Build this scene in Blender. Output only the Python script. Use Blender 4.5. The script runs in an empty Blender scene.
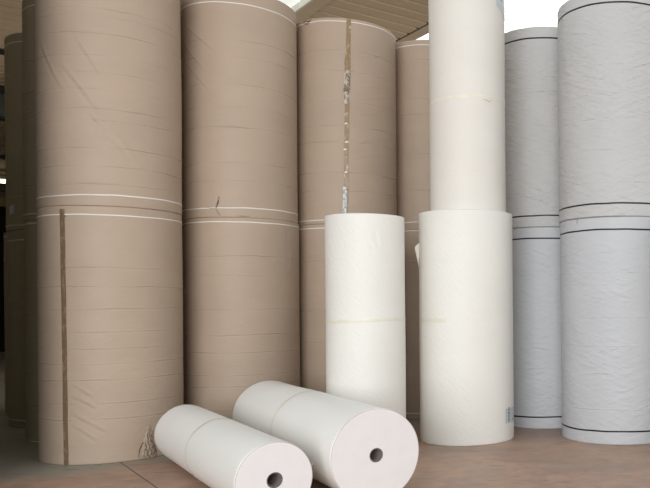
# Warehouse with standing and lying jumbo rolls of paper.
import bpy, math, random
import numpy as np
from mathutils import Vector, Matrix

random.seed(4)
COL = bpy.context.scene.collection
PI = math.pi

# ------------------------------------------------------------------ camera
F_PX, CX, CY, ROLL, CAM_H = 761.7, 566.9, 302.1, 0.00855, 1.6
cam_data = bpy.data.cameras.new('camera')
cam = bpy.data.objects.new('camera', cam_data)
COL.objects.link(cam)
cam_data.sensor_width = 36.0
cam_data.lens = F_PX / 650.0 * 36.0
cam_data.shift_x = (325.0 - CX) / 650.0
cam_data.shift_y = (CY - 244.0) / 650.0
cam_data.clip_end = 200
cam.matrix_world = Matrix.Translation((0, 0, CAM_H)) @ Matrix.Rotation(PI / 2, 4, 'X') @ Matrix.Rotation(-ROLL, 4, 'Z')
bpy.context.scene.camera = cam


def ray(px, py):
    a, b = (px - CX) / F_PX, (py - CY) / F_PX
    c, s = math.cos(ROLL), math.sin(ROLL)
    return a * c - b * s, a * s + b * c          # X/Y , -Z/Y (down)


# ------------------------------------------------------------------ node helpers
def new_mat(name):
    m = bpy.data.materials.new(name)
    m.use_nodes = True
    nt = m.node_tree
    nt.nodes.clear()
    out = nt.nodes.new('ShaderNodeOutputMaterial')
    bs = nt.nodes.new('ShaderNodeBsdfPrincipled')
    nt.links.new(bs.outputs[0], out.inputs[0])
    return m, nt, bs


def N(nt, kind, **kw):
    n = nt.nodes.new(kind)
    for k, v in kw.items():
        if k.startswith('i_'):
            n.inputs[k[2:].replace('_', ' ')].default_value = v
        else:
            setattr(n, k, v)
    return n


def noise(nt, vec, scale, detail=3, rough=0.55, dist=0.0):
    n = N(nt, 'ShaderNodeTexNoise')
    n.inputs['Scale'].default_value = scale
    n.inputs['Detail'].default_value = detail
    n.inputs['Roughness'].default_value = rough
    n.inputs['Distortion'].default_value = dist
    nt.links.new(vec, n.inputs['Vector'])
    return n.outputs['Fac']


def ramp(nt, fac, stops):
    n = N(nt, 'ShaderNodeValToRGB')
    cr = n.color_ramp
    while len(cr.elements) < len(stops):
        cr.elements.new(0.5)
    for e, (p, c) in zip(cr.elements, stops):
        e.position = p
        e.color = (c[0], c[1], c[2], 1) if hasattr(c, '__len__') else (c, c, c, 1)
    nt.links.new(fac, n.inputs[0])
    return n.outputs[0]


def mapping(nt, vec, scale=(1, 1, 1), rot=(0, 0, 0), loc=(0, 0, 0)):
    n = N(nt, 'ShaderNodeMapping')
    n.inputs['Scale'].default_value = scale
    n.inputs['Rotation'].default_value = rot
    n.inputs['Location'].default_value = loc
    nt.links.new(vec, n.inputs['Vector'])
    return n.outputs[0]


def rotmap(nt, vec, ang, scale, loc=(0, 0, 0)):
    return mapping(nt, mapping(nt, vec, (1, 1, 1), (0, 0, ang), loc), scale)


def math_n(nt, op, a, b=None, c=None):
    n = N(nt, 'ShaderNodeMath', operation=op)
    for i, v in enumerate((a, b, c)):
        if v is None:
            continue
        if isinstance(v, (int, float)):
            n.inputs[i].default_value = v
        else:
            nt.links.new(v, n.inputs[i])
    return n.outputs[0]


def mixc(nt, fac, a, b):
    n = N(nt, 'ShaderNodeMix', data_type='RGBA')
    for s, v in ((0, fac), (6, a), (7, b)):
        if isinstance(v, (int, float)):
            n.inputs[s].default_value = v
        elif isinstance(v, tuple):
            n.inputs[s].default_value = (v[0], v[1], v[2], 1)
        else:
            nt.links.new(v, n.inputs[s])
    return n.outputs[2]


def set_bump(nt, bs, height, strength, dist):
    b = N(nt, 'ShaderNodeBump')
    b.inputs['Strength'].default_value = strength
    b.inputs['Distance'].default_value = dist
    nt.links.new(height, b.inputs['Height'])
    nt.links.new(b.outputs[0], bs.inputs['Normal'])


def plain(name, col, rough=0.6, var=0.08, scale=3.0, metal=0.0, spec=0.4):
    m, nt, bs = new_mat(name)
    tc = N(nt, 'ShaderNodeTexCoord')
    f = noise(nt, tc.outputs['Object'], scale, 3)
    c = ramp(nt, f, [(0.3, tuple(x * (1 - var) for x in col)), (0.7, tuple(min(1, x * (1 + var)) for x in col))])
    nt.links.new(c, bs.inputs['Base Color'])
    bs.inputs['Roughness'].default_value = rough
    bs.inputs['Metallic'].default_value = metal
    bs.inputs['Specular IOR Level'].default_value = spec
    return m


def paper(name, col, kind, rough=0.55, var=0.05, bump=0.3, spec=0.3):
    """kind: kraft (soft crinkle), emboss (slanting small ripples), quilt (crossed ripples)"""
    m, nt, bs = new_mat(name)
    uv = N(nt, 'ShaderNodeUVMap', uv_map='UVMap').outputs[0]
    f = noise(nt, mapping(nt, uv, (0.7, 1.6, 1)), 1.6, 4)
    c = ramp(nt, f, [(0.3, tuple(x * (1 - var) for x in col)), (0.7, tuple(min(1, x * (1 + var)) for x in col))])
    nt.links.new(c, bs.inputs['Base Color'])
    bs.inputs['Roughness'].default_value = rough
    bs.inputs['Specular IOR Level'].default_value = spec
    if kind == 'kraft':
        h1 = noise(nt, rotmap(nt, uv, -0.45, (2.0, 8, 1)), 2.0, 4, 0.5, 0.6)
        h2 = noise(nt, mapping(nt, uv, (1, 1.6, 1), (0, 0, 0.6)), 4.0, 3, 0.5, 1.0)
        h = math_n(nt, 'ADD', math_n(nt, 'MULTIPLY', h1, 0.6), math_n(nt, 'MULTIPLY', h2, 0.7))
        set_bump(nt, bs, h, bump, 0.02)
    elif kind == 'emboss':
        a = noise(nt, rotmap(nt, uv, 0.75, (9, 26, 1)), 1.5, 2, 0.5, 0.5)
        b = noise(nt, mapping(nt, uv, (1, 1, 1)), 2.0, 3)
        h = math_n(nt, 'ADD', math_n(nt, 'MULTIPLY', a, 0.55), math_n(nt, 'MULTIPLY', b, 0.5))
        set_bump(nt, bs, h, bump, 0.015)
    elif kind == 'quilt':
        a = noise(nt, rotmap(nt, uv, 0.33, (3.2, 15, 1)), 1.4, 2, 0.45, 0.5)
        b = noise(nt, rotmap(nt, uv, -0.36, (3.2, 15, 1), (3, 7, 0)), 1.4, 2, 0.45, 0.5)
        msk = ramp(nt, noise(nt, mapping(nt, uv, (0.8, 0.8, 1)), 1.6, 2), [(0.3, 0.25), (0.62, 1.0)])
        h = math_n(nt, 'MULTIPLY', math_n(nt, 'ADD', a, b), msk)
        set_bump(nt, bs, h, bump, 0.02)
    return m


M = {}
KR = (0.435, 0.335, 0.252)
M['kraft'] = paper('kraft_wrap', KR, 'kraft', 0.52, 0.035, 0.30)
M['kraft_dark'] = paper('kraft_wrap_deep_shade', (0.13, 0.115, 0.07), 'kraft', 0.6, 0.05, 0.25)  # much darker kraft copy for shaded rolls, the shade put into its colour
M['kraft_torn'] = paper('kraft_torn', (0.38, 0.295, 0.22), 'kraft', 0.6, 0.12, 0.6)
M['white'] = paper('white_wrap', (0.80, 0.78, 0.722), 'emboss', 0.5, 0.015, 0.6)
M['white_smooth'] = paper('white_wrap_smooth', (0.80, 0.79, 0.75), 'emboss', 0.5, 0.02, 0.08)
M['cream'] = paper('cream_wrap', (0.745, 0.71, 0.645), 'emboss', 0.5, 0.02, 0.10)
M['grey_warm_lit'] = paper('grey_wrap_warm_lit', (0.51, 0.505, 0.492), 'quilt', 0.5, 0.025, 0.9)  # grey wrap of the upper rolls, warm ceiling bounce put into the colour
M['kraft_shaded'] = paper('kraft_wrap_shaded', (0.37, 0.315, 0.205), 'kraft', 0.55, 0.04, 0.3)  # kraft of the far-left rolls, tinted for the shade they stand in
M['grey_cool_lit'] = paper('grey_wrap_cool_lit', (0.52, 0.53, 0.545), 'quilt', 0.5, 0.02, 0.6)  # same grey wrap on the lower rolls, tinted by bluish daylight
M['strap_white'] = plain('white_strip', (0.76, 0.73, 0.67), 0.45)
M['strap_black'] = plain('black_strip', (0.012, 0.013, 0.016), 0.4)
M['strap_dim'] = plain('white_strip_shaded', (0.26, 0.25, 0.18), 0.5)  # dim copy of the white strip, shade included in the colour
M['roll_end'] = plain('paper_end', (0.74, 0.705, 0.69), 0.75, 0.02, 8)
M['end_rim'] = plain('rim_shadow_line', (0.48, 0.40, 0.38), 0.8)  # thin pinkish edge line, with the end's shadow outline in its colour
M['cardboard'] = plain('core_cardboard', (0.13, 0.11, 0.10), 0.8, 0.1, 20)
M['beige_tape'] = plain('beige_tape', (0.78, 0.735, 0.62), 0.4, 0.06, 9)
M['beige_tape_pale'] = plain('beige_tape_pale', (0.77, 0.73, 0.62), 0.4, 0.04, 9)
M['label'] = plain('label_paper', (0.56, 0.57, 0.60), 0.4, 0.03)
M['ink'] = plain('black_ink', (0.03, 0.03, 0.035), 0.5)
M['clear_tape'] = plain('clear_tape', (0.44, 0.345, 0.265), 0.25, 0.05, 6, 0, 0.6)


def tape_mat(name, dark, light, amount):
    m, nt, bs = new_mat(name)
    uv = N(nt, 'ShaderNodeUVMap', uv_map='UVMap').outputs[0]
    f = noise(nt, mapping(nt, uv, (14, 7, 1)), 1.6, 4, 0.6, 0.5)
    c = ramp(nt, f, [(amount - 0.03, dark), (amount + 0.05, light)])
    nt.links.new(c, bs.inputs['Base Color'])
    bs.inputs['Roughness'].default_value = 0.28
    set_bump(nt, bs, f, 0.4, 0.01)
    return m


M['brown_tape'] = tape_mat('brown_packing_tape', (0.175, 0.122, 0.07), (0.25, 0.18, 0.115), 0.55)
M['peeling_tape'] = tape_mat('peeling_packing_tape', (0.22, 0.16, 0.10), (0.50, 0.45, 0.38), 0.50)
M['brown_tape_shiny'] = tape_mat('brown_packing_tape_shiny', (0.27, 0.18, 0.085), (0.50, 0.42, 0.31), 0.60)  # glossy brown tape, its bright glare patches mixed into the colour
M['glare_tape'] = tape_mat('crinkled_tape_glare', (0.26, 0.22, 0.18), (0.50, 0.51, 0.53), 0.48)  # brown tape under silvery glare, the glare coloured in as pale patches

# ------------------------------------------------------------------ object helpers
def tag(o, label=None, cat=None, group=None, kind=None):
    if label: o['label'] = label
    if cat: o['category'] = cat
    if group: o['group'] = group
    if kind: o['kind'] = kind
    return o


def empty(name, loc, rz=0.0):
    o = bpy.data.objects.new(name, None)
    o.empty_display_size = 0.2
    o.location = loc
    o.rotation_euler = (0, 0, rz)
    COL.objects.link(o)
    return o


def mesh_obj(name, verts, faces, mat, parent=None, uvs=None, smooth=True, mats=None, fmat=None):
    me = bpy.data.meshes.new(name)
    me.from_pydata([tuple(v) for v in verts], [], faces)
    if uvs is not None:
        l = me.uv_layers.new(name='UVMap')
        vi = np.empty(len(me.loops), dtype=np.int32)
        me.loops.foreach_get('vertex_index', vi)
        l.data.foreach_set('uv', np.asarray(uvs, dtype=np.float32)[vi].ravel())
    for m in (mats or [mat]):
        me.materials.append(m)
    if fmat is not None:
        me.polygons.foreach_set('material_index', np.asarray(fmat, dtype=np.int32))
    if smooth:
        me.polygons.foreach_set('use_smooth', np.ones(len(me.polygons), dtype=bool))
    me.update()
    o = bpy.data.objects.new(name, me)
    COL.objects.link(o)
    if parent is not None:
        o.parent = parent
    return o


def box_geo(V, Fc, p0, p1, frame=None):
    b = len(V)
    for x in (p0[0], p1[0]):
        for y in (p0[1], p1[1]):
            for z in (p0[2], p1[2]):
                p = Vector((x, y, z))
                V.append(tuple(frame(p)) if frame else tuple(p))
    for f in ((0, 1, 3, 2), (4, 6, 7, 5), (0, 4, 5, 1), (2, 3, 7, 6), (0, 2, 6, 4), (1, 5, 7, 3)):
        Fc.append([b + i for i in f])


# ------------------------------------------------------------------ the rolls
class Roll:
    """A standing roll. Its empty is turned so that local -Y faces the camera;
    phi = angle round the roll from that side, positive to the right."""

    def __init__(s, x, y, r, z0, h, seed=0):
        s.x, s.y, s.r, s.z0, s.h = x, y, r, z0, h
        s.rz = -math.atan2(x, y)
        s.rs = np.random.RandomState(seed)
        s.creases = []      # (z, amp, width, tilt list)
        s.folds = []        # (phi0,z0,phi1,z1,amp,width)
        s.dents = []        # (phi,z,rphi,rz,amp)
        s.crumples = []
        s.waves = [(s.rs.uniform(1, 6), s.rs.uniform(0, 2 * PI), s.rs.uniform(0.6, 4), s.rs.uniform(0, 2 * PI)) for _ in range(7)]
        s.wave_amp = 0.0012

    def pix(s, px, py):
        a, b = ray(px, py)
        # |(a t - x, t - y)| = r
        A = a * a + 1; B = -2 * (a * s.x + s.y); C = s.x ** 2 + s.y ** 2 - s.r ** 2
        D = B * B - 4 * A * C
        t = (-B - math.sqrt(max(D, 0))) / (2 * A)
        X, Y, Z = a * t, t, CAM_H - b * t
        dx, dy = X - s.x, Y - s.y
        c, n = math.cos(-s.rz), math.sin(-s.rz)
        lx, ly = dx * c - dy * n, dx * n + dy * c
        return math.atan2(lx, -ly), Z - s.z0

    def crease_px(s, pts, amp=0.0045, w=0.006):
        for px, py in pts:
            z = s.pix(px, py)[1]
            if 0.04 < z < s.h - 0.04 and all(abs(z - c[0]) > 0.045 for c in s.creases):
                s.creases.append((z, amp * s.rs.uniform(0.6, 1.25), w, s.rs.uniform(-0.012, 0.012), s.rs.uniform(0, 2 * PI), s.rs.uniform(0, 2 * PI)))
        s.creases.sort()

    def crease_auto(s, gap=0.2, amp=0.0026):
        z = 0.12
        while z < s.h - 0.12:
            s.creases.append((z, amp * s.rs.uniform(0.5, 1.2), 0.006, s.rs.uniform(-0.012, 0.012), s.rs.uniform(0, 2 * PI), s.rs.uniform(0, 2 * PI)))
            z += gap * s.rs.uniform(0.7, 1.35)

    def fold_px(s, p, q, amp=0.005, w=0.02):
        a, b = s.pix(*p), s.pix(*q)
        s.folds.append((a[0], a[1], b[0], b[1], amp, w))

    def disp(s, phi, z):
        d = np.zeros_like(z)
        for a, b, c, e in s.waves:
            d += s.wave_amp * np.sin(round(a) * phi + b + 0.6 * np.sin(z)) * np.sin(c * z + e)
        for (zc, amp, w, t, p1, p2) in s.creases:
            m = 0.55 + 0.45 * np.sin(2.0 * phi + p2) * np.cos(5 * phi + p1)
            dz = z - zc
            d += amp * m * (np.exp(-(dz / w) ** 2) - 0.55 * np.exp(-((dz + 1.9 * w) / (1.2 * w)) ** 2))
        for (a0, z0, a1, z1, amp, w) in s.folds:
            X, Y = s.r * (a1 - a0), z1 - z0
            L = math.hypot(X, Y)
            px, py = s.r * (phi - a0), z - z0
            t = (px * X + py * Y) / (L * L)
            dist = (px * Y - py * X) / L
            dist = dist + 0.006 * np.sin(5 * t)
            m = np.clip(t * 5, 0, 1) * np.clip((1 - t) * 5, 0, 1)
            d += amp * m * (np.exp(-(dist / w) ** 2) - 0.7 * np.exp(-((dist - 2 * w) / w) ** 2))
        for (a, zc, ra, rz, amp) in s.dents:
            d += amp * np.exp(-(((phi - a) * s.r / ra) ** 2 + ((z - zc) / rz) ** 2))
        for (a, zc, ra, rz, amp) in s.crumples:
            m = np.exp(-((np.abs((phi - a) * s.r / ra)) ** 4 + (np.abs((z - zc) / rz)) ** 4))
            u = (phi * s.r)
            k = np.abs(np.sin(70 * u + 9 * np.sin(31 * z))) + np.abs(np.sin(58 * z + 7 * np.sin(43 * u))) - 1.0
            d += amp * m * k
        return d

    def warp(s, phi, z):
        if not s.creases:
            return np.zeros_like(z)
        zs = [0.0] + [c[0] for c in s.creases] + [s.h]
        out = np.zeros_like(z)
        for i in range(1, len(zs) - 1):
            c = s.creases[i - 1]
            hat = np.clip(np.where(z < zs[i], (z - zs[i - 1]) / (zs[i] - zs[i - 1]), (zs[i + 1] - z) / (zs[i + 1] - zs[i])), 0, 1)
            t = c[3] * np.sin(phi + c[4]) + 0.003 * np.sin(5 * phi + c[5]) + 0.0015 * np.sin(17 * phi + c[4])
            out += hat * t
        return out

    def point(s, phi, z, off=0.0):
        """phi,z arrays -> local xyz incl. displacement"""
        d = s.disp(phi, z) + off
        zz = z + s.warp(phi, z)
        rr = s.r + d
        return np.stack([rr * np.sin(phi), -rr * np.cos(phi), zz], -1)

    def body(s, name, mat, parent, end_mat=None, dense=True, core=0.075, dz=0.014, rim=0.006):
        if dense:
            f = np.linspace(-1.75, 1.75, 300)
            b = np.linspace(1.75, 2 * PI - 1.75, 50)[1:-1]
            phis = np.concatenate([f, b])
        else:
            phis = np.linspace(-PI, PI, 97)[:-1]
        n = len(phis)
        zs = set(np.round(np.linspace(0.008, s.h - 0.008, max(8, int(s.h / dz))), 4))
        for c in s.creases:
            for o in (-0.022, -0.017, -0.013, -0.010, -0.007, -0.004, -0.002, 0, 0.002, 0.004, 0.007, 0.011):
                zs.add(round(c[0] + o, 4))
        zs = np.array(sorted(z for z in zs if 0.007 < z < s.h - 0.007))
        ph, zz = np.meshgrid(phis, zs)
        P = s.point(ph, zz).reshape(-1, 3)
        uv = np.stack([ph * s.r, zz + s.z0 * 0.7 + s.x * 3], -1).reshape(-1, 2)
        rings = len(zs)
        V = [P]; U = [uv]

        def flat_ring(r, z):
            q = np.stack([r * np.sin(phis), -r * np.cos(phis), np.full(n, z)], -1)
            V.append(q); U.append(np.stack([phis * r, np.full(n, z)], -1))
        d_bot = s.disp(phis, np.full(n, zs[0])); d_top = s.disp(phis, np.full(n, zs[-1]))
        # order: ring indices appended after the wall
        flat_ring(s.r + d_bot - 0.002, 0.002)            # rings
        flat_ring(s.r + d_bot - 0.008, 0.0)
        flat_ring(np.full(n, core), 0.0)
        flat_ring(s.r + d_top - 0.002, s.h - 0.002)
        flat_ring(s.r + d_top - rim - 0.003, s.h)
        flat_ring(np.full(n, core), s.h)
        V = np.concatenate(V); U = np.concatenate(U)
        Fc = []; fm = []

        def band(a, b, m):
            for i in range(n):
                j = (i + 1) % n
                Fc.append((a * n + i, a * n + j, b * n + j, b * n + i)); fm.append(m)
        for k in range(rings - 1):
            band(k, k + 1, 0)
        R = rings
        band(R, 0, 0); band(R + 1, R, 0); band(R + 2, R + 1, 1)
        band(R - 1, R + 3, 0); band(R + 3, R + 4, 0); band(R + 4, R + 5, 1)
        band(R + 5, R + 2, 1)
        o = mesh_obj(name, V, Fc, None, parent, U, True, [mat, end_mat or mat], fm)
        o.data.polygons.foreach_set('use_smooth', np.asarray(fm) == 0)
        return o

    def patch(s, name, mat, parent, phi0, phi1, z0, z1, off=0.0015, edge=None, nphi=None, nz=None, rot=0.0, thick=0.0, extra=None):
        """strip lying on the paper between two angles / two heights.
        edge(t)->(dphi_left,dphi_right) shapes its sides"""
        nphi = nphi or max(3, int(abs(phi1 - phi0) * s.r / 0.012) + 2)
        nz = nz or max(3, int(abs(z1 - z0) / 0.012) + 2)
        u = np.linspace(0, 1, nphi); v = np.linspace(0, 1, nz)
        uu, vv = np.meshgrid(u, v)
        L = np.full_like(v, phi0); Rr = np.full_like(v, phi1)
        if edge is not None:
            e = np.array([edge(t) for t in v])
            L = L + e[:, 0]; Rr = Rr + e[:, 1]
        ph = L[:, None] * (1 - uu) + Rr[:, None] * uu
        z = z0 + (z1 - z0) * vv + rot * (ph - (phi0 + phi1) / 2)
        z = np.clip(z, 0.001, s.h + 0.01)
        o = np.full_like(ph, off)
        if extra is not None:
            o = o + extra(ph, z, uu, vv)
        P = s.point(ph, z, o).reshape(-1, 3)
        U = np.stack([ph * s.r, z], -1).reshape(-1, 2)
        Fc = [(j * nphi + i, j * nphi + i + 1, (j + 1) * nphi + i + 1, (j + 1) * nphi + i) for j in range(nz - 1) for i in range(nphi - 1)]
        return mesh_obj(name, P, Fc, mat, parent, U)

    def ring(s, name, mat, parent, z, hgt, off=0.0022, tilt=0.0, ph0=0.0, wob=0.002, n=260):
        """closed band round the roll, with a slightly raised section"""
        ph = np.linspace(-PI, PI, n + 1)[:-1]
        zc = z + tilt * np.sin(ph + ph0) + wob * np.sin(3 * ph + z * 9) + wob * 0.5 * np.sin(11 * ph + z * 5)
        rows = [(-0.5, 0.0003), (-0.4, off), (0.4, off), (0.5, 0.0003)]
        V = []
        for a, o in rows:
            zz = np.clip(zc + a * hgt, 0.0005, s.h - 0.0005)
            V.append(s.point(ph, zz, o))
        V = np.concatenate(V)
        Fc = [(k * n + i, k * n + (i + 1) % n, (k + 1) * n + (i + 1) % n, (k + 1) * n + i) for k in range(3) for i in range(n)]
        U = np.stack([np.tile(ph, 4), V[:, 2]], -1)
        return mesh_obj(name, V, Fc, mat, parent, U)


def core_tube(parent, r_out, z0, z1, axis='Z', mat=None, wall=0.012, name='core_tube'):
    n = 40
    V = []
    prof = [(r_out, z0), (r_out, z1), (r_out - wall, z1), (r_out - wall, z0)]
    for r, z in prof:
        for i in range(n):
            a = 2 * PI * i / n
            V.append((r * math.cos(a), r * math.sin(a), z) if axis == 'Z' else (r * math.cos(a), z, r * math.sin(a)))
    Fc = []
    for k in range(4):
        k2 = (k + 1) % 4
        for i in range(n):
            j = (i + 1) % n
            Fc.append((k * n + i, k * n + j, k2 * n + j, k2 * n + i))
    return mesh_obj(name, V, Fc, mat or M['cardboard'], parent)


def root_of(s, name):
    return empty(name, (s.x, s.y, s.z0), s.rz)


def finish(s, t, label, group=None, cat='paper roll'):
    tag(t, label, cat, group)


R_T = 0.667
SEAM = 2.615
TOP_T = 5.165
TAN = dict(A=(-4.965, 8.349), B=(-4.037, 9.467), C=(-2.972, 10.305), H=(-1.943, 11.175), I=(-5.985, 9.55), J=(-7.034, 10.717), K=(-8.02, 11.98))

# pixel positions on the photograph of creases, per roll
CR = {
 'Au': [(100, 8), (70, 14), (90, 32), (80, 53), (62, 70), (92, 89), (82, 108), (90, 119), (88, 147), (90, 166), (90, 184)],
 'Al': [(85, 267), (110, 286), (70, 308), (115, 331), (110, 347), (85, 363), (100, 380), (100, 404), (95, 419)],
 'Bu': [(240, 40), (240, 57), (240, 85), (240, 108), (240, 127), (240, 162), (240, 181)],
 'Bl': [(240, 255), (240, 275), (240, 309), (240, 335), (240, 352), (230, 375), (230, 387), (222, 410)],
 'Cu': [(324, 50), (324, 70), (324, 101), (330, 125), (330, 141), (330, 172), (330, 190)],
 'Cl': [(310, 261), (310, 290), (310, 310), (310, 342), (310, 369)],
 'Hu': [(412, 60), (412, 98), (412, 114), (412, 154), (412, 190)],
 'Hl': [(412, 262), (412, 285), (412, 309), (412, 342), (412, 357), (412, 384)],
 'Iu': [(30, 32), (30, 60), (30, 91), (30, 112), (30, 142), (30, 170), (30, 185)],
 'Il': [(30, 266), (30, 290), (30, 313), (30, 336), (30, 372), (30, 404), (30, 425)],
 'Ju': [(15, 75), (15, 92), (15, 119), (15, 137), (15, 172), (15, 197)],
 'Jl': [(15, 300), (15, 317), (15, 335), (15, 353), (15, 369), (15, 392), (15, 419)],
}
STRIPS = {  # pixel on each edge strip
 'Au': [(106, 195.5)], 'Al': [(106, 214.7)],
 'Bu': [(250, 208.3), (260.4, 8.0)], 'Bl': [(240, 222.0)],
 'Cu': [(310, 221), (340, 21.0)], 'Cl': [(310, 229)],
 'Hu': [(411, 222.0), (412, 45.6)], 'Hl': [(411, 231.0), (412, 413.5)],
 'Iu': [(31, 213.5), (31, 5.5)], 'Il': [(31, 223.6), (31, 441)],
 'Ju': [(15, 225.0), (15, 42)], 'Jl': [(12, 240.3), (15, 420.0)],
}
LAB = {
 'Au': 'brown paper roll with long diagonal folds, upper one of the nearest left stack',
 'Al': 'brown paper roll on the floor with vertical brown tape and a torn bottom corner',
 'Bu': 'brown paper roll with a small tear above its lower white strip, upper in second stack',
 'Bl': 'brown paper roll standing behind the two white rolls that lie on the floor',
 'Cu': 'brown paper roll with a frayed vertical strip of shiny tape, above the short white roll',
 'Cl': 'brown paper roll mostly hidden behind the short standing white roll',
 'Hu': 'narrow view of an upper brown paper roll just left of the tall white stack',
 'Hl': 'narrow view of a lower brown paper roll between the short and wide standing white rolls',
 'Iu': 'shaded brown paper roll, upper one directly left of the nearest brown stack',
 'Il': 'dark shaded brown paper roll on the floor directly left of the nearest brown stack',
 'Ju': 'shaded brown paper roll with a small pale label, upper one of the leftmost tall stack',
 'Jl': 'dark shaded brown paper roll on the floor, bottom of the leftmost tall stack',
}
ROLLS = {}
for key in ('A', 'B', 'C', 'H', 'I', 'J'):
    x, y = TAN[key]
    for lev in 'lu':
        k = key + lev
        z0, z1 = (0.0, SEAM) if lev == 'l' else (SEAM + 0.001, TOP_T)
        if lev == 'u' and key == 'I': z1 = TOP_T + 0.09
        if lev == 'u' and key == 'B': z1 = TOP_T + 0.10
        ox = oy = 0.0
        if k == 'Au': ox = -0.008
        if k == 'Al': ox = -0.010
        if k == 'Bu': ox = -0.012
        if k == 'Ju': ox = -0.022
        if lev == 'u': z1 += {'C': 0.065, 'H': 0.075, 'J': 0.06}.get(key, 0)
        if key == 'B': ox += 0.008
        rad = {'Au': 0.684, 'Al': 0.682}.get(k, R_T)
        s = Roll(x + ox, y + oy, rad, z0, z1 - z0, seed=ord(key) * 3 + (lev == 'u'))
        dark = False
        s.crease_px(CR[k])
        if k == 'Au':
            s.fold_px((58, 55), (146, 176), 0.0045, 0.020)
            s.fold_px((75, 35), (112, 90), 0.004, 0.016)
            s.fold_px((84, 108), (136, 160), 0.005, 0.016)
            s.fold_px((40, 40), (66, 92), 0.004, 0.02)
        if k == 'Bu':
            s.fold_px((184, 24), (218, 52), 0.005, 0.012)
            s.fold_px((184, 44), (206, 70), 0.004, 0.014)
            s.fold_px((184, 60), (212, 92), 0.003, 0.014)
            a, z = s.pix(217, 203); s.crumples.append((a, z, 0.09, 0.05, 0.006))
            s.fold_px((219, 196), (216, 210), 0.014, 0.008)
        if k == 'Al':
            s.fold_px((68, 395), (100, 408), 0.0035, 0.016)
            s.fold_px((70, 412), (112, 432), 0.0035, 0.016)
            s.fold_px((72, 424), (100, 440), 0.0035, 0.014)
            s.fold_px((72, 385), (95, 397), 0.0035, 0.014)
        if k == 'Cu':
            a, z = s.pix(305, 25); s.crumples.append((a, z, 0.11, 0.07, 0.010))
            for q in range(9):
                yy = 60 + q * 14
                s.fold_px((352, yy), (390, yy - 6 + 3 * (q % 3)), 0.002, 0.014)
        if key == 'I' or key == 'J':
            dark = False
        t = root_of(s, 'paper_roll')
        s.body('wrapper', M['kraft_shaded'] if key in 'IJ' else M['kraft'], t, M['roll_end'])
        core_tube(t, 0.0745, 0.004, s.h - 0.004)
        for (px, py) in STRIPS[k]:
            z = s.pix(px, py)[1]
            s.ring('edge_strip', M['strap_white'], t, z, 0.0125, tilt=0.006 if k in ('Bu', 'Cu') else 0.003, ph0=s.rs.uniform(0, 6))
        if k == 'Al':    # top edge strip only above; a bottom strip where the wrap is folded
            pass
        finish(s, t, LAB[k], 'brown kraft-wrapped paper rolls stacked two high')
        ROLLS[k] = (s, t)

# --- single brown roll behind the leftmost stack
s = Roll(TAN['K'][0], TAN['K'][1], R_T, 0, 2.72, 77); s.crease_auto()
t = root_of(s, 'paper_roll'); s.body('wrapper', M['kraft'], t, M['roll_end'], dense=False)
core_tube(t, 0.0745, 0.004, s.h - 0.004)
s.ring('edge_strip', M['strap_white'], t, 2.66, 0.017)
finish(s, t, 'single brown paper roll peeking out behind the leftmost tall stack', 'brown kraft-wrapped paper rolls stacked two high')

# --- vertical brown tape on the nearest lower roll
s, t = ROLLS['Al']
a0, zt = s.pix(59.9, 209); a1, _ = s.pix(64.8, 209)
b0, _ = s.pix(63.9, 450); b1, _ = s.pix(68.6, 450)
s.patch('packing_tape', M['brown_tape'], t, a0, a1, 0.004, min(zt, s.h - 0.004), 0.003,
        edge=lambda v: ((b0 - a0) * (1 - v) + 0.002 * math.sin(23 * v), (b1 - a1) * (1 - v) + 0.002 * math.sin(31 * v)))
a, z = s.pix(65.5, 216); s.patch('tape_snag', M['ink'], t, a - 0.008, a + 0.012, z - 0.006, z + 0.004, 0.006)
# torn wrapper at the foot of the roll
aL, _ = s.pix(138.5, 458); aR, _ = s.pix(156, 452); _, zb = s.pix(148, 457); _, zt = s.pix(146, 428)
rs = np.random.RandomState(5)
nse = rs.uniform(-1, 1, (60, 60))


def jag(ph, z, uu, vv):
    n1, n2 = ph.shape
    i = (np.arange(n1)[:, None] * 59 // max(1, n1 - 1)); j = (np.arange(n2)[None, :] * 59 // max(1, n2 - 1))
    q = nse[i, j]
    w = np.minimum(1, 5 * np.minimum(uu, 1 - uu)) * np.minimum(1, 5 * np.minimum(vv + 0.1, 1 - vv))
    big = np.abs(np.sin(24 * z + 10 * uu)) * 0.012 + np.abs(np.sin(15 * uu + 30 * z)) * 0.012
    return w * (big + 0.004 * q) + 0.001


def tear_edge(v):
    w = (aR - aL)
    l = 0.62 * v ** 1.2 * w * 0.8 + 0.03 * w * math.sin(40 * v)
    r = -0.38 * v ** 1.0 * w + 0.07 * w * math.sin(33 * v + 1)
    return (l, r)


s.patch('torn_flap', M['kraft_torn'], t, aL, aR, 0.004, max(zt, 0.35), 0.003, edge=tear_edge, nphi=26, nz=34, extra=jag)
# thin dark tears round it
def strip_px(s, t, name, mat, pts, wpx=0.004, off=0.004):
    P = [s.pix(*p) for p in pts]
    V = []; U = []
    for i, (a, z) in enumerate(P):
        p0 = P[max(0, i - 1)]; p1 = P[min(len(P) - 1, i + 1)]
        dx, dz = s.r * (p1[0] - p0[0]), p1[1] - p0[1]
        L = math.hypot(dx, dz) or 1
        nx, nz = -dz / L, dx / L
        ww = wpx * (0.35 if i in (0, len(P) - 1) else 1)
        for sg in (-1, 1):
            aa = a + sg * nx * ww / s.r; zz = min(s.h - 0.003, max(0.002, z + sg * nz * ww))
            V.append(s.point(np.array([aa]), np.array([zz]), off)[0]); U.append((aa * s.r, zz))
    Fc = [(2 * i, 2 * i + 1, 2 * i + 3, 2 * i + 2) for i in range(len(P) - 1)]
    return mesh_obj(name, V, Fc, mat, t, U)


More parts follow.
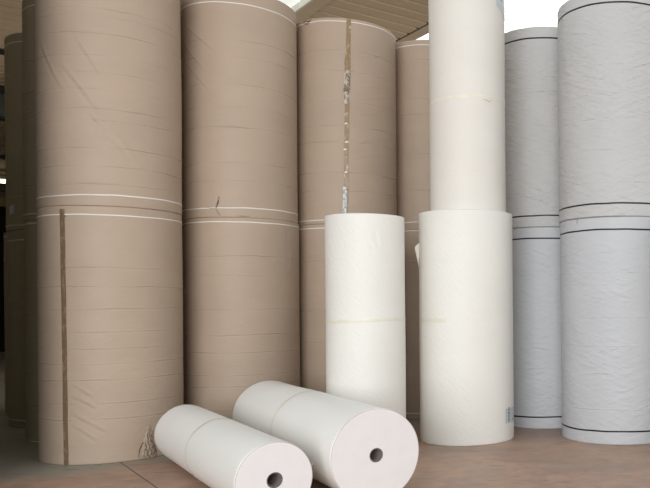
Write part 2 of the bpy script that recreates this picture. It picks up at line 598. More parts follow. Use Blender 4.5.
M['shade'] = plain('dark_tear', (0.10, 0.07, 0.05), 0.8)
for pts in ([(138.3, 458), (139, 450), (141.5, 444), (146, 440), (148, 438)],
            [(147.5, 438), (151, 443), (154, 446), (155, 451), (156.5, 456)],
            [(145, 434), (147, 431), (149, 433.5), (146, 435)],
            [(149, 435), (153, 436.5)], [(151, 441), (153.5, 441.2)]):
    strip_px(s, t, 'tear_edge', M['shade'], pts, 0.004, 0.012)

# --- loose wrapper edge along the seam of the nearest stack
s, t = ROLLS['Au']
V = []
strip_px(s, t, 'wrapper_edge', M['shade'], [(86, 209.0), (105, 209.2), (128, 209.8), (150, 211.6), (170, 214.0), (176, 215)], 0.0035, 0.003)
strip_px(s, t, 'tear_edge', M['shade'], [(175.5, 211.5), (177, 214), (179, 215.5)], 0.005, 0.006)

# --- second stack: tear and clear tape
s, t = ROLLS['Bu']
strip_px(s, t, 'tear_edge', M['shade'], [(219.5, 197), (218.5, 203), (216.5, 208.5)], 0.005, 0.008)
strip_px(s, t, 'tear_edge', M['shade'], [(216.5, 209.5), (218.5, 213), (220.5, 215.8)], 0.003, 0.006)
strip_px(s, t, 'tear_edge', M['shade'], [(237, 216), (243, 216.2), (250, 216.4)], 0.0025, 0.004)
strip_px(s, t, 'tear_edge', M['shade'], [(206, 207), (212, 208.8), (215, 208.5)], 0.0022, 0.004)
s, t = ROLLS['Bl']
a0, z1 = s.pix(285.5, 227.5); a1, _ = s.pix(290.5, 227.5); _, z0 = s.pix(288, 268)
s.patch('clear_tape', M['clear_tape'], t, a0, a1, z0, min(z1, s.h - 0.01), 0.0025)

# --- third stack: the frayed tape
s, t = ROLLS['Cu']
def vx(y):   # tape side x at image row y
    return [346.6 + (y - 18) * -0.018, 350.9 + (y - 18) * -0.017]
rs = np.random.RandomState(3)
def frayed(y0, y1, name, mat, wl=0, wr=0, j=0.004, off=0.0035):
    ym = (y0 + y1) / 2
    xl0, xr0 = vx(y1); xl1, xr1 = vx(y0)
    aL0, zb = s.pix(xl0 + wl, y1); aR0, _ = s.pix(xr0 + wr, y1)
    aL1, zt = s.pix(xl1 + wl, y0); aR1, _ = s.pix(xr1 + wr, y0)
    zb = max(zb, 0.012); zt = min(zt, s.h - 0.012)
    k = rs.uniform(-1, 1, 64)
    s.patch(name, mat, t, aL0, aR0, zb, zt, off,
            edge=lambda v: ((aL1 - aL0) * v + j * k[int(v * 30)], (aR1 - aR0) * v + j * k[int(v * 30) + 31]),
            extra=lambda ph, z, uu, vv: 0.004 * np.abs(np.sin(60 * z + 5 * uu)) * uu)
frayed(17.2, 53, 'packing_tape', M['brown_tape_shiny'], 0, 0, 0.003)
frayed(53, 72, 'packing_tape', M['brown_tape_shiny'], -1.0, 0.3, 0.010)
frayed(70, 104, 'packing_tape', M['peeling_tape'], -1.2, -0.6, 0.007)
frayed(73, 90, 'packing_tape', M['brown_tape'], 1.8, 0.3, 0.004, 0.005)
frayed(88.5, 91.5, 'packing_tape', M['brown_tape'], -1.8, -0.5, 0.002, 0.008)
frayed(103, 190, 'packing_tape', M['brown_tape_shiny'], -0.2, 0.0, 0.003)
frayed(186, 217, 'packing_tape', M['glare_tape'], -0.4, -1.2, 0.004)
frayed(186, 217, 'packing_tape', M['brown_tape'], 2.6, 0.3, 0.003)
for (px, py) in ((346, 124), (346.3, 141.5), (345, 149), (346, 172), (344.5, 188)):
    a, z = s.pix(px, py); w = 0.018
    s.patch('tape_scrap', M['strap_white'], t, a - w, a + w * 1.4, z - 0.012, z + 0.010, 0.009, rot=0.2,
            edge=lambda v: (0.012 * math.sin(9 * v), -0.014 * math.sin(7 * v)))
strip_px(s, t, 'tear_edge', M['shade'], [(304, 22.5), (307, 21), (309, 22.5), (312, 20)], 0.006, 0.012)
strip_px(s, t, 'tear_edge', M['shade'], [(304, 24), (308, 24.5), (310, 22)], 0.005, 0.012)
strip_px(s, t, 'wrapper_edge', M['strap_white'], [(298, 27), (303, 25), (307, 23.5)], 0.004, 0.012)

# --- small pale label on leftmost stack
s, t = ROLLS['Ju']
a0, z1 = s.pix(9.6, 205.5); a1, _ = s.pix(14.5, 205.5); _, z0 = s.pix(12, 214)
s.patch('paper_label', M['label'], t, a0, a1, z0, z1, 0.004, rot=0.12)

# ------------------------------------------------------------------ grey wrapped stacks
R_G = 0.708
G_SEAM = 2.55
GREY = dict(E=(0.635, 9.195), F=(-0.249, 10.32))
GL = {
 'Eu': 'large grey-white wrapped paper roll with rippled surface, upper one at the right edge',
 'El': 'large pale grey wrapped paper roll standing on the floor at the right edge',
 'Fu': 'grey wrapped paper roll, upper one set back right of the tall white stack',
 'Fl': 'bluish-lit grey wrapped paper roll on the floor, set back between white stack and right stack',
}
GC = {
 'Eu': [(600, 43), (600, 64), (600, 93), (600, 118), (600, 150), (600, 183)],
 'El': [(600, 253), (600, 272), (600, 284), (600, 318), (600, 346), (600, 374), (600, 410)],
 'Fu': [(530, 76), (530, 92), (530, 118), (530, 150), (530, 196)],
 'Fl': [(530, 275), (530, 322), (530, 347), (530, 368), (530, 398)],
}
for key in 'EF':
    x, y = GREY[key]
    for lev in 'lu':
        k = key + lev
        z0, z1 = (0.0, G_SEAM) if lev == 'l' else (G_SEAM + 0.001, 5.08)
        s = Roll(x - (0.012 if lev == 'u' else 0), y, R_G, z0, z1 - z0, seed=ord(key) + (lev == 'u') * 5)
        s.crease_px(GC[k], 0.004 if lev == 'u' else 0.003)
        if k == 'Eu':
            for q in range(46):
                px = 575 + s.rs.uniform(0, 60); py = 30 + s.rs.uniform(0, 150)
                dx = s.rs.uniform(22, 48); dy = s.rs.choice([-1, 1]) * s.rs.uniform(4, 12)
                s.fold_px((px, py), (px + dx, py + dy), 0.0018, 0.011)
        if k == 'Fu':
            for q in range(10):
                px = 508 + s.rs.uniform(0, 20); py = 60 + s.rs.uniform(0, 120)
                s.fold_px((px, py), (px + s.rs.uniform(10, 22), py + s.rs.uniform(-4, 4)), 0.003, 0.013)
        if k in ('El', 'Fl'):
            for q in range(14):
                px = (568 if key == 'E' else 514) + s.rs.uniform(0, 50 if key == 'E' else 18); py = 245 + s.rs.uniform(0, 150)
                dx = s.rs.uniform(14, 30); dy = s.rs.choice([-1, 1]) * s.rs.uniform(1, 6)
                s.fold_px((px, py), (px + dx, py + dy), 0.0022, 0.013)
        t = root_of(s, 'paper_roll')
        s.body('wrapper', M['grey_warm_lit'] if lev == 'u' else M['grey_cool_lit'], t, M['roll_end'])
        core_tube(t, 0.0745, 0.004, s.h - 0.004)
        if lev == 'u':
            s.ring('black_strip', M['strap_black'], t, 4.94 - s.z0, 0.020)
            s.ring('black_strip', M['strap_black'], t, 2.695 - s.z0, 0.018)
        else:
            s.ring('black_strip', M['strap_black'], t, 2.408, 0.018)
            s.ring('black_strip', M['strap_black'], t, 0.146, 0.018)
        finish(s, t, GL[k], 'grey wrapped paper rolls with black strips')
        ROLLS[k] = (s, t)
M['mark'] = plain('brown_smudge', (0.30, 0.22, 0.16), 0.8)
s, t = ROLLS['El']
strip_px(s, t, 'tear_edge', M['mark'], [(562, 222), (562.8, 220), (563.3, 218.5)], 0.004, 0.003)
strip_px(s, t, 'scuff_mark', M['mark'], [(577, 219), (577.2, 221), (577, 224.5)], 0.006, 0.003)
M['seam'] = plain('wrap_edge_grey', (0.40, 0.40, 0.40), 0.7)
strip_px(s, t, 'wrapper_edge', M['seam'], [(564, 219.8), (575, 219), (590, 217.8), (604, 216.8)], 0.0016, 0.003)
s, t = ROLLS['Fl']
strip_px(s, t, 'tear_edge', M['mark'], [(530, 225.8), (537, 225.9), (543, 225.6)], 0.002, 0.003)
strip_px(s, t, 'tear_edge', M['mark'], [(533, 225), (540, 223.6), (545, 222.2)], 0.0018, 0.003)

# ------------------------------------------------------------------ white standing rolls
# big lower white roll
s = Roll(-1.194, 9.05, 0.551, 0, 2.648, 31)
s.wave_amp = 0.0008
t = root_of(s, 'paper_roll')
s.body('wrapper', M['white'], t, M['roll_end'], rim=0.012)
core_tube(t, 0.0745, 0.004, s.h - 0.004)
a0, zt = s.pix(421, 320.0); a1, _ = s.pix(446, 322.0)
s.patch('tape_band', M['beige_tape_pale'], t, a0, a1, zt - 0.025, zt + 0.02, 0.0015)
a0, z1 = s.pix(505.2, 409.0); a1, _ = s.pix(513.4, 409.0); _, z0 = s.pix(508, 423)
lab = s.patch('paper_label', M['label'], t, a0, a1, z0, z1, 0.003)
# printed code on the label
yy = 407.0
for i, (h, w) in enumerate([(1.6, 0.9), (1.1, 1.2), (0.7, 0.8), (1.5, 1.3), (0.8, 1.0), (1.2, 1.2), (0.7, 0.9), (1.4, 1.1), (0.9, 1.2)]):
    p, z = s.pix(508.5, yy + h / 2); p0, _ = s.pix(508.5 - w / 2, yy); p1, _ = s.pix(508.5 + w / 2, yy)
    hh = h * 8.6 / F_PX
    ik = s.patch('printed_mark', M['ink'], lab, p0, p1, z - hh * 0.42, z + hh * 0.42, 0.0045, nphi=3, nz=3)
    yy += h + 0.55
p, z = s.pix(512.4, 418.5)
s.patch('printed_mark', M['ink'], lab, p - 0.02, p + 0.03, z - 0.008, z + 0.008, 0.0045, nphi=4, nz=3)
# loose paper corner at its left side
aF, zF = s.pix(419.0, 243); _, zE = s.pix(419, 268)
P0 = s.point(np.array([aF - 0.05]), np.array([zF]), 0.0)[0]
V = []
for v in np.linspace(0, 1, 12):
    z = zF + (zE - zF) * v
    base = s.point(np.array([aF]), np.array([z]), 0.002)[0]
    ext = 0.048 * (min(1, v / 0.16) * (1 - max(0, (v - 0.16) / 0.84)) ** 0.8)
    for u in (0, 0.5, 1):
        a = aF - 0.25 * u
        nrm = np.array([math.sin(-1.5), -math.cos(-1.5), 0])
        V.append(base + nrm * ext * u + np.array([0, -0.02 * u * math.sin(6 * v), 0]))
Fc = [(3 * j + i, 3 * j + i + 1, 3 * j + i + 4, 3 * j + i + 3) for j in range(11) for i in range(2)]
mesh_obj('loose_flap', V, Fc, M['white'], t)
finish(s, t, 'wide white paper roll on the floor carrying the tall narrower cream roll', 'white standing paper rolls')
ROLLS['Dl'] = (s, t)

# cream upper roll
s = Roll(-1.163, 9.055, 0.446, 2.649, 2.76, 32)
s.wave_amp = 0.0008
s.crease_px([(468, 30), (468, 70), (468, 169)], 0.0012)
a, z = s.pix(487, 100)
s.crumples.append((a, z, 0.06, 0.03, 0.004))
t = root_of(s, 'paper_roll')
s.body('wrapper', M['cream'], t, M['roll_end'])
core_tube(t, 0.0745, 0.004, s.h - 0.004)
zt = s.pix(468, 96.5)[1]
s.ring('tape_band', M['beige_tape_pale'], t, zt, 0.045, 0.0015, tilt=0.035, ph0=0.4)
strip_px(s, t, 'tear_edge', M['mark'], [(482, 98.5), (486, 99.5), (488, 101), (492, 99.8)], 0.0025, 0.004)
a0, z1 = s.pix(496.2, -6); a1, _ = s.pix(504.6, -6); _, z0 = s.pix(500, 12.5)
lab = s.patch('paper_label', M['label'], t, a0, a1, z0, z1, 0.003, rot=-0.16)
p, z = s.pix(501.4, 0.3); s.patch('printed_mark', M['ink'], lab, p - 0.012, p + 0.016, z - 0.016, z + 0.04, 0.0045, nphi=3, nz=3)
p, z = s.pix(504.6, 8); s.patch('printed_mark', M['ink'], lab, p - 0.02, p + 0.05, z - 0.07, z + 0.06, 0.0045, nphi=3, nz=4)
finish(s, t, 'tall narrow cream paper roll standing on the wide white roll', 'white standing paper rolls')

# short white roll
s = Roll(-2.215, 8.39, 0.424, 0, 2.552, 33)
s.wave_amp = 0.001
a, z = s.pix(375, 240)
s.folds.append((a - 0.25, z + 0.1, a + 0.1, z - 0.12, 0.003, 0.02))
s.folds.append((a + 0.05, z + 0.12, a + 0.2, z - 0.1, 0.003, 0.018))
t = root_of(s, 'paper_roll')
s.body('wrapper', M['white'], t, M['roll_end'], rim=0.012)
core_tube(t, 0.0745, 0.004, s.h - 0.004)
zt = s.pix(365, 321.0)[1]
s.ring('tape_band', M['beige_tape'], t, zt, 0.036, 0.0015, tilt=0.012, ph0=0.5)
finish(s, t, 'short white paper roll standing behind the larger lying white roll', 'white standing paper rolls')

# its twin just outside the right edge of the photograph
s = Roll(1.40, 8.26, 0.44, 0, 2.54, 34)
t = root_of(s, 'paper_roll')
s.body('wrapper', M['white'], t, M['roll_end'], dense=False)
core_tube(t, 0.0745, 0.004, s.h - 0.004)
finish(s, t, 'white paper roll standing in front of the right grey stack, beyond the frame edge', 'white standing paper rolls')


# ------------------------------------------------------------------ rolls lying on the floor
def lying(x, y, ang, r, L, label, seed, core, mat, end_mat, detailed=True, z=0.0, group='white paper rolls lying on the floor', tape=0.52):
    """empty under the near end; local +Y runs along the roll to its far end"""
    t = empty('paper_roll', (x, y, z), ang)
    rs = np.random.RandomState(seed)
    n = 220 if detailed else 64
    m = 90 if detailed else 12
    th = np.linspace(0, 2 * PI, n + 1)[:-1]
    ys = np.concatenate([[0.004], np.linspace(0.02, L - 0.02, m), [L - 0.004]])
    tt, yy = np.meshgrid(th, ys)
    d = np.zeros_like(tt)
    for _ in range(8):
        d += 0.0008 * np.sin(rs.randint(1, 7) * tt + rs.uniform(0, 6)) * np.sin(rs.uniform(1, 7) * yy + rs.uniform(0, 6))
    # step where the outer sheet ends, along the roll
    d += 0.0015 / (1 + np.exp(-(((tt - 2.45 + PI) % (2 * PI)) - PI) * 60)) * (np.abs(((tt - 2.45 + PI) % (2 * PI)) - PI) < 1.2)
    # little pull wrinkles round the tape, low on the left flank
    wr = np.exp(-((yy - L * tape) / 0.16) ** 2) * np.exp(-((tt - 3.5) / 0.35) ** 2)
    d += 0.0022 * wr * np.sin(42 * tt + 16 * yy)
    d[0, :] -= 0.001; d[-1, :] -= 0.001
    rr = r + d - 0.002

    def P(tt, yy, rr):
        return np.stack([rr * np.cos(tt), yy, rr * np.sin(tt) + r], -1).reshape(-1, 3)
    V = [P(tt, yy, rr)]
    U = [np.stack([yy * 1.0, tt * r], -1).reshape(-1, 2)]
    rings = len(ys)
    radii = [r - 0.004, r - 0.0085, r * 0.8, r * 0.55, r * 0.3, core]
    for k, q in enumerate(radii):
        V.append(P(th, np.zeros(n) + 0.0, np.full(n, q))); U.append(np.stack([th, np.full(n, q)], -1))
    for k, q in enumerate(radii):
        V.append(P(th, np.full(n, L), np.full(n, q))); U.append(np.stack([th, np.full(n, q)], -1))
    V = np.concatenate(V); U = np.concatenate(U)
    Fw = []; fm = []

    def band(a, b, k):
        for i in range(n):
            j = (i + 1) % n
            Fw.append((a * n + i, a * n + j, b * n + j, b * n + i)); fm.append(k)
    for k in range(rings - 1):
        band(k + 1, k, 0)
    o = rings
    band(0, o, 0)
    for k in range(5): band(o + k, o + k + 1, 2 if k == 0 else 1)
    o2 = o + 6
    band(o2, rings - 1, 0)
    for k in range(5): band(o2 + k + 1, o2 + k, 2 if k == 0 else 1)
    band(o + 5, o2 + 5, 1)
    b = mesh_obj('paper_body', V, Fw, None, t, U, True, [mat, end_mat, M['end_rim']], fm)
    b.data.polygons.foreach_set('use_smooth', np.asarray(fm) == 0)      # flat ends stay crisp
    ct = core_tube(t, core - 0.001, 0.006, L - 0.006, 'Y', M['cardboard'], 0.010)
    for v in ct.data.vertices: v.co.z += r
    # rim of the wound paper edge round each end
    if detailed:
        yT = L * tape
        k = 160
        V = []
        for o_, e in ((-0.5, 0.0003), (-0.4, 0.0016), (0.4, 0.0016), (0.5, 0.0003)):
            a = np.linspace(0, 2 * PI, k + 1)[:-1]
            V.append(P(a, yT + o_ * 0.032 + 0.05 * np.cos(a - 1.9) + 0.012 * np.sin(2 * a), np.full(k, r + 0.0015 + e)))
        V = np.concatenate(V)
        Fc = [(q * k + (i + 1) % k, q * k + i, (q + 1) * k + i, (q + 1) * k + (i + 1) % k) for q in range(3) for i in range(k)]
        mesh_obj('tape_band', V, Fc, M['beige_tape_pale'], t)
    tag(t, label, 'paper roll', group)
    return t


M['white_lying'] = paper('white_wrap_lying', (0.85, 0.835, 0.79), 'emboss', 0.45, 0.015, 0.05)
ND = Vector((-math.sin(0.679), math.cos(0.679), 0))
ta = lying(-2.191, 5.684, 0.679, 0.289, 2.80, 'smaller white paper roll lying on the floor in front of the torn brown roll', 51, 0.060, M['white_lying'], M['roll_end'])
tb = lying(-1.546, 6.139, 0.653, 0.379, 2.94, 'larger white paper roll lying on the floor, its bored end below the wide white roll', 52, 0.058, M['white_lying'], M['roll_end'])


def nick(parent, r, th, y, sz, name='paper_scrap'):
    V = []
    for dy, dr, dt in ((0, 0.001, 0), (sz, 0.004, 0.01), (sz * 0.9, 0.012, 0.03), (0.1 * sz, 0.014, 0.05)):
        a = th + dt * sz / 0.02
        V.append(((r + dr) * math.cos(a), y + dy, r + (r + dr) * math.sin(a)))
    mesh_obj(name, V, [(0, 1, 2, 3)], M['roll_end'], parent)


nick(ta, 0.289, 0.25, -0.002, 0.02)
nick(ta, 0.289, PI + 0.35, 0.01, 0.02)
nick(tb, 0.379, PI - 0.1, 0.25, 0.015)

# a far white roll on a pallet, seen past the leftmost stack
def pallet(x, y, ang, label):
    t = empty('wooden_pallet', (x, y, 0), ang)
    wood = plain('pallet_wood', (0.36, 0.29, 0.19), 0.8, 0.2, 6)
    for i in range(5):
        V = []; Fc = []; box_geo(V, Fc, (-0.6, i * 0.33, 0.115), (0.6, i * 0.33 + 0.2, 0.14)); mesh_obj('deck_board', V, Fc, wood, t, smooth=False)
    for xx in (-0.6, -0.05, 0.5):
        V = []; Fc = []; box_geo(V, Fc, (xx, 0, 0.0), (xx + 0.1, 1.52, 0.115)); mesh_obj('stringer', V, Fc, wood, t, smooth=False)
    tag(t, label, 'pallet')


pallet(-13.45, 16.9, 0.65, 'wooden pallet under the far white roll at the left edge')
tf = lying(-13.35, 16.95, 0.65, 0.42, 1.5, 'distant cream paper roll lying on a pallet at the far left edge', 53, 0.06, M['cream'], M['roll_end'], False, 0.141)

# ------------------------------------------------------------------ building (axes turned 41 degrees)
UX, UY = -0.659, 0.752      # along the building, away to the left
VX, VY = 0.752, 0.659       # across the building, away to the right


def W(p):      # building coordinates (u, v, z) -> world
    return Vector((p[0] * UX + p[1] * VX, p[0] * UY + p[1] * VY, p[2]))


def wbox(name, p0, p1, mat, kind='structure'):
    V = []; Fc = []
    box_geo(V, Fc, p0, p1, W)
    o = mesh_obj(name, V, Fc, mat, None, smooth=False)
    me = o.data
    # (u,v) frame is left-handed against box_geo winding: make the normals face out
    import bmesh
    bm = bmesh.new(); bm.from_mesh(me); bmesh.ops.recalc_face_normals(bm, faces=bm.faces); bm.to_mesh(me); bm.free()
    if kind: o['kind'] = kind
    return o


# floor
m, nt, bs = new_mat('concrete_floor')
tc = N(nt, 'ShaderNodeTexCoord').outputs['Object']
big = noise(nt, tc, 0.55, 5, 0.6, 0.6)
fine = noise(nt, tc, 5.0, 6, 0.65, 0.4)
streak = noise(nt, mapping(nt, tc, (1, 3.5, 1), (0, 0, -0.72)), 1.1, 5, 0.6, 0.5)
c1 = ramp(nt, big, [(0.30, (0.31, 0.225, 0.175)), (0.50, (0.39, 0.255, 0.185)), (0.68, (0.47, 0.305, 0.215))])
c2 = ramp(nt, fine, [(0.32, (0.74, 0.75, 0.77)), (0.5, (1.0, 0.98, 0.97)), (0.68, (1.22, 1.17, 1.12))])
mul = N(nt, 'ShaderNodeMix', data_type='RGBA', blend_type='MULTIPLY'); mul.inputs[0].default_value = 1
nt.links.new(c1, mul.inputs[6]); nt.links.new(c2, mul.inputs[7])
base = mul.outputs[2]
base = mixc(nt, ramp(nt, streak, [(0.52, 0.0), (0.72, 0.45)]), base, (0.42, 0.33, 0.27))
# shadow beyond the building line, put into the floor as a greyer colour
sep = N(nt, 'ShaderNodeSeparateXYZ'); nt.links.new(tc, sep.inputs[0])
uu = math_n(nt, 'ADD', math_n(nt, 'MULTIPLY', sep.outputs[0], UX), math_n(nt, 'MULTIPLY', sep.outputs[1], UY))
vv = math_n(nt, 'ADD', math_n(nt, 'MULTIPLY', sep.outputs[0], VX), math_n(nt, 'MULTIPLY', sep.outputs[1], VY))
wob = math_n(nt, 'MULTIPLY', math_n(nt, 'SUBTRACT', noise(nt, tc, 1.3, 4, 0.6), 0.5), 0.9)
dg = math_n(nt, 'ADD', math_n(nt, 'SUBTRACT', uu, 8.62), wob)       # >0 : beyond
shade_mask = ramp(nt, math_n(nt, 'MULTIPLY', math_n(nt, 'ADD', dg, 0.5), 1.0), [(0.35, 0.0), (0.75, 1.0)])
base = mixc(nt, shade_mask, base, mixc(nt, fine, (0.24, 0.225, 0.18), (0.34, 0.315, 0.26)))
# joints
def joint(coord, at):
    return math_n(nt, 'LESS_THAN', math_n(nt, 'ABSOLUTE', math_n(nt, 'SUBTRACT', coord, at)), 0.008)
jm = None
for co, at in ((vv, 1.69), (vv, 6.75), (vv, -3.4), (uu, -2.5), (uu, 14.0)):
    q = joint(co, at)
    jm = q if jm is None else math_n(nt, 'MAXIMUM', jm, q)
base = mixc(nt, math_n(nt, 'MULTIPLY', jm, 0.8), base, (0.04, 0.035, 0.03))
# dark scratches
scr = N(nt, 'ShaderNodeTexNoise'); scr.inputs['Scale'].default_value = 1.4; scr.inputs['Detail'].default_value = 2
nt.links.new(mapping(nt, tc, (2, 14, 1), (0, 0, -0.74)), scr.inputs['Vector'])
base = mixc(nt, ramp(nt, scr.outputs['Fac'], [(0.66, 0.0), (0.70, 0.6)]), base, (0.10, 0.09, 0.085))
# dark stained streak crossing the border at the left
st = math_n(nt, 'ABSOLUTE', math_n(nt, 'ADD', math_n(nt, 'SUBTRACT', uu, 8.33), math_n(nt, 'MULTIPLY', wob, 0.25)))
stm = math_n(nt, 'MULTIPLY', ramp(nt, st, [(0.06, 1.0), (0.13, 0.0)]), ramp(nt, math_n(nt, 'MULTIPLY', math_n(nt, 'ADD', vv, 0.0), 1.0), [(0.45, 1.0), (0.9, 0.0)]))
base = mixc(nt, math_n(nt, 'MULTIPLY', stm, 0.65), base, (0.12, 0.085, 0.065))
nt.links.new(base, bs.inputs['Base Color'])
nt.links.new(ramp(nt, fine, [(0.3, 0.38), (0.7, 0.56)]), bs.inputs['Roughness'])
bs.inputs['Specular IOR Level'].default_value = 0.45
set_bump(nt, bs, math_n(nt, 'SUBTRACT', fine, math_n(nt, 'MULTIPLY', jm, 1.0)), 0.10, 0.01)
wbox('floor', (-12, -9, -0.3), (34, 20, 0.0), m)

# walls
m_wall = plain('wall_plaster', (0.20, 0.175, 0.13), 0.9, 0.1, 0.8)
m_wall_dark = plain('wall_dark_panel', (0.07, 0.065, 0.05), 0.9, 0.1, 0.8)
m_wall_pale = plain('wall_pale', (0.70, 0.67, 0.60), 0.9, 0.05, 0.8)
CEIL = 6.8
U0 = 8.4          # building line: in front of it the floor lies under open sky
wbox('wall_left', (U0, -9.2, 0), (34, -9.0, CEIL + 0.4), m_wall_dark)
wbox('wall_right', (U0, 20.0, 0), (34, 20.2, CEIL + 0.4), m_wall_pale)
wbox('wall_back', (34.0, -9, 0), (34.2, 20, CEIL + 0.4), m_wall)
wbox('wall_front', (U0, -9, 0), (U0 + 0.25, 0.52, CEIL + 0.4), m_wall_dark)

# ceiling: folded steel sheet strips between beams, and translucent strips
def corrug(name, v0, v1, u0, u1, z, mat, pitch=0.36, depth=0.030):
    prof = []
    u = u0
    while u < u1:
        prof += [(u, z), (u + pitch * 0.76, z), (u + pitch * 0.82, z + depth), (u + pitch * 0.94, z + depth)]
        u += pitch
    V = []
    for (a, b) in prof:
        V.append(W((a, v0, b))); V.append(W((a, v1, b)))
    n = len(prof)
    for (a, b) in prof:
        V.append(W((a, v0, b + 0.012))); V.append(W((a, v1, b + 0.012)))
    Fc = []
    for i in range(n - 1):
        Fc.append((2 * i, 2 * i + 1, 2 * i + 3, 2 * i + 2))
        Fc.append((2 * n + 2 * i, 2 * n + 2 * i + 2, 2 * n + 2 * i + 3, 2 * n + 2 * i + 1))
        Fc.append((2 * i, 2 * i + 2, 2 * n + 2 * i + 2, 2 * n + 2 * i))
        Fc.append((2 * i + 1, 2 * n + 2 * i + 1, 2 * n + 2 * i + 3, 2 * i + 3))
    o = mesh_obj(name, V, Fc, mat, None, smooth=False)
    o['kind'] = 'structure'
    return o


m_ceil = plain('painted_roof_sheet', (0.55, 0.415, 0.28), 0.6, 0.05, 1.0)
m_beam = plain('painted_roof_beam', (0.56, 0.44, 0.31), 0.65, 0.05, 1.5)
m_ridge = plain('dark_steel', (0.02, 0.02, 0.02), 0.6)
# translucent roof sheet: daylight glows through it
m_sky, nt, bs = new_mat('translucent_roof_sheet')
tc = N(nt, 'ShaderNodeTexCoord').outputs['Object']
f = noise(nt, tc, 1.2, 3)
nt.links.new(ramp(nt, f, [(0.3, (0.80, 0.86, 0.80)), (0.7, (0.97, 1.0, 0.96))]), bs.inputs['Base Color'])
nt.links.new(ramp(nt, f, [(0.3, (0.85, 0.90, 0.84)), (0.7, (0.98, 1.0, 0.97))]), bs.inputs['Emission Color'])
bs.inputs['Emission Strength'].default_value = 1.0
m_sky2 = m_sky.copy(); m_sky2.name = 'bright_translucent_roof_sheet'
for nn in m_sky2.node_tree.nodes:
    if nn.type == 'BSDF_PRINCIPLED': nn.inputs['Emission Strength'].default_value = 1.2
for nn in m_sky.node_tree.nodes:
    if nn.type == 'BSDF_PRINCIPLED': nn.inputs['Emission Strength'].default_value = 0.62

corrug('ceiling', -9, 3.45, U0, 22.2, CEIL, m_ceil)
corrug('window_1', 3.62, 5.30, U0, 22.2, CEIL + 0.10, m_sky, 0.36, 0.05)
corrug('ceiling.001', 5.57, 7.42, U0, 22.2, CEIL, m_ceil)
corrug('window_2', 7.68, 10.1, U0, 22.2, CEIL + 0.10, m_sky2, 0.36, 0.05)
corrug('ceiling.002', 10.3, 20, U0, 22.2, CEIL, m_ceil)
wbox('trim_1', (U0, 3.42, CEIL - 0.02), (22.2, 3.62, CEIL + 0.2), m_beam)
wbox('trim_2', (U0, 5.33, CEIL - 0.03), (22.2, 5.57, CEIL + 0.2), m_beam)
wbox('trim_3', (U0, 7.47, CEIL - 0.01), (22.2, 7.68, CEIL + 0.2), m_beam)
wbox('trim_4', (U0, 10.1, CEIL - 0.02), (22.2, 10.3, CEIL + 0.2), m_beam)
wbox('trim_5', (U0, 7.40, CEIL + 0.015), (22.2, 7.47, CEIL + 0.2), m_ridge)
m_edge = plain('white_roof_edge', (0.75, 0.74, 0.66), 0.6)
wbox('trim_6', (U0, 5.30, CEIL - 0.02), (22.2, 5.33, CEIL + 0.12), m_edge)
# far end bay: girders and a lower roof
m_gird = plain('grey_green_girder', (0.085, 0.10, 0.085), 0.7)
wbox('trim_7', (22.2, -9, 6.62), (22.35, 20, 7.0), m_ridge)
wbox('trim_8', (22.25, -9, 6.08), (22.4, 20, 6.62), m_gird)
wbox('trim_9', (22.2, -9, 6.02), (22.42, 20, 6.08), m_ridge)
corrug('ceiling.003', -9, 20, 22.36, 34, 6.02, m_ceil)
wbox('trim_10', (19.0, -9, CEIL - 0.10), (19.1, 3.4, CEIL - 0.02), m_ridge)
wbox('trim_11', (27.0, -9, 5.84), (27.15, 20, 5.95), m_ridge)
wbox('trim_12', (33.7, -9, 5.75), (34.0, 20, 6.0), m_gird)
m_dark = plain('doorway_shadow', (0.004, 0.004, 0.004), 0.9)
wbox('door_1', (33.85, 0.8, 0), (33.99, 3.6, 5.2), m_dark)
m_wood = plain('wood_panel', (0.30, 0.20, 0.11), 0.8)
wbox('trim_13', (33.85, 0.8, 5.2), (33.99, 3.6, 5.55), m_wood)

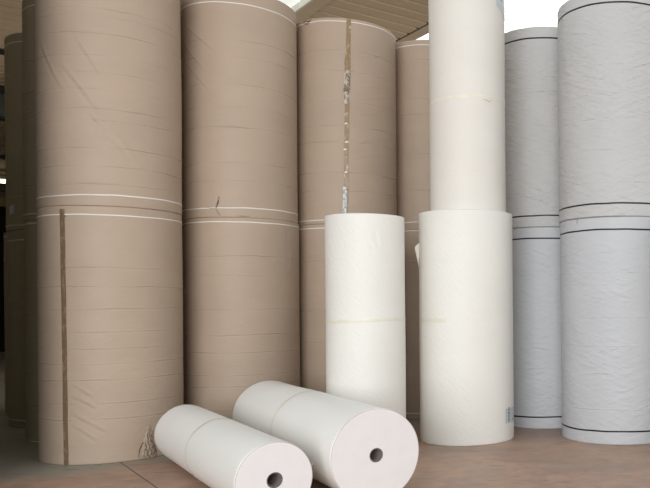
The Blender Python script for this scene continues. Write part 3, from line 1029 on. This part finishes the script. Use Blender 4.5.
# fluorescent fitting far away on the left
t = empty('ceiling_lamp', W((30.5, 2.4, 5.66)), 0)
hous = []; Fc = []
box_geo(hous, Fc, (-0.12, -0.9, 0.05), (0.12, 0.9, 0.16), lambda p: W(p)); mesh_obj('housing', hous, Fc, m_wall_pale, t, smooth=False)
m_tube, nt, bs = new_mat('lit_tube')
bs.inputs['Base Color'].default_value = (1, 0.95, 0.7, 1); bs.inputs['Emission Color'].default_value = (1, 0.9, 0.55, 1); bs.inputs['Emission Strength'].default_value = 4
V = []; Fc = []
box_geo(V, Fc, (-0.09, -0.85, -0.05), (0.09, 0.85, 0.05), lambda p: W(p)); mesh_obj('lamp_tube', V, Fc, m_tube, t, smooth=False)
for vv0 in (-0.5, 0.48):
    V = []; Fc = []
    box_geo(V, Fc, (-0.01, vv0, 0.16), (0.01, vv0 + 0.02, 0.36), lambda p: W(p)); mesh_obj('hanger', V, Fc, m_ridge, t, smooth=False)
tag(t, 'lit fluorescent ceiling lamp far off at the left edge', 'lamp')

# ------------------------------------------------------------------ light
def area(name, loc, target, sx, sy, power, col):
    l = bpy.data.lights.new(name, 'AREA'); l.shape = 'RECTANGLE'; l.size = sx; l.size_y = sy; l.energy = power; l.color = col
    o = bpy.data.objects.new(name, l); COL.objects.link(o); o.location = loc
    o.rotation_euler = (Vector(target) - Vector(loc)).to_track_quat('-Z', 'Y').to_euler()
    return o


area('front_fill', (-2.0, -8, 3.2), (-2.0, 9, 0.8), 10.0, 5.0, 1450, (0.97, 0.985, 1.0))  # fill lamp behind the camera, added to lift the upright faces
area('ceiling_fill', W((16, 4.5, 5.4)), W((16.01, 4.5, 9)), 12.0, 10.0, 90, (1.0, 0.95, 0.86))  # unseen lamp hovering over the roll tops, added to brighten the ceiling
area('aisle_fill', W((12.5, -3.5, 6.3)), W((13, 0.5, 3.5)), 3.0, 3.0, 26, (1.0, 0.95, 0.82))  # unseen lamp added to lighten the upper rolls at far left

w = bpy.data.worlds.new('world'); bpy.context.scene.world = w; w.use_nodes = True
nt = w.node_tree
bg = nt.nodes['Background']
bg.inputs[0].default_value = (0.93, 0.97, 1.0, 1)
bg.inputs[1].default_value = 0.84

sc = bpy.context.scene
sc.view_settings.view_transform = 'Standard'
sc.view_settings.look = 'None'
sc.view_settings.exposure = 0.0
sc.view_settings.gamma = 1.0
sc.cycles.max_bounces = 8
sc.cycles.diffuse_bounces = 5
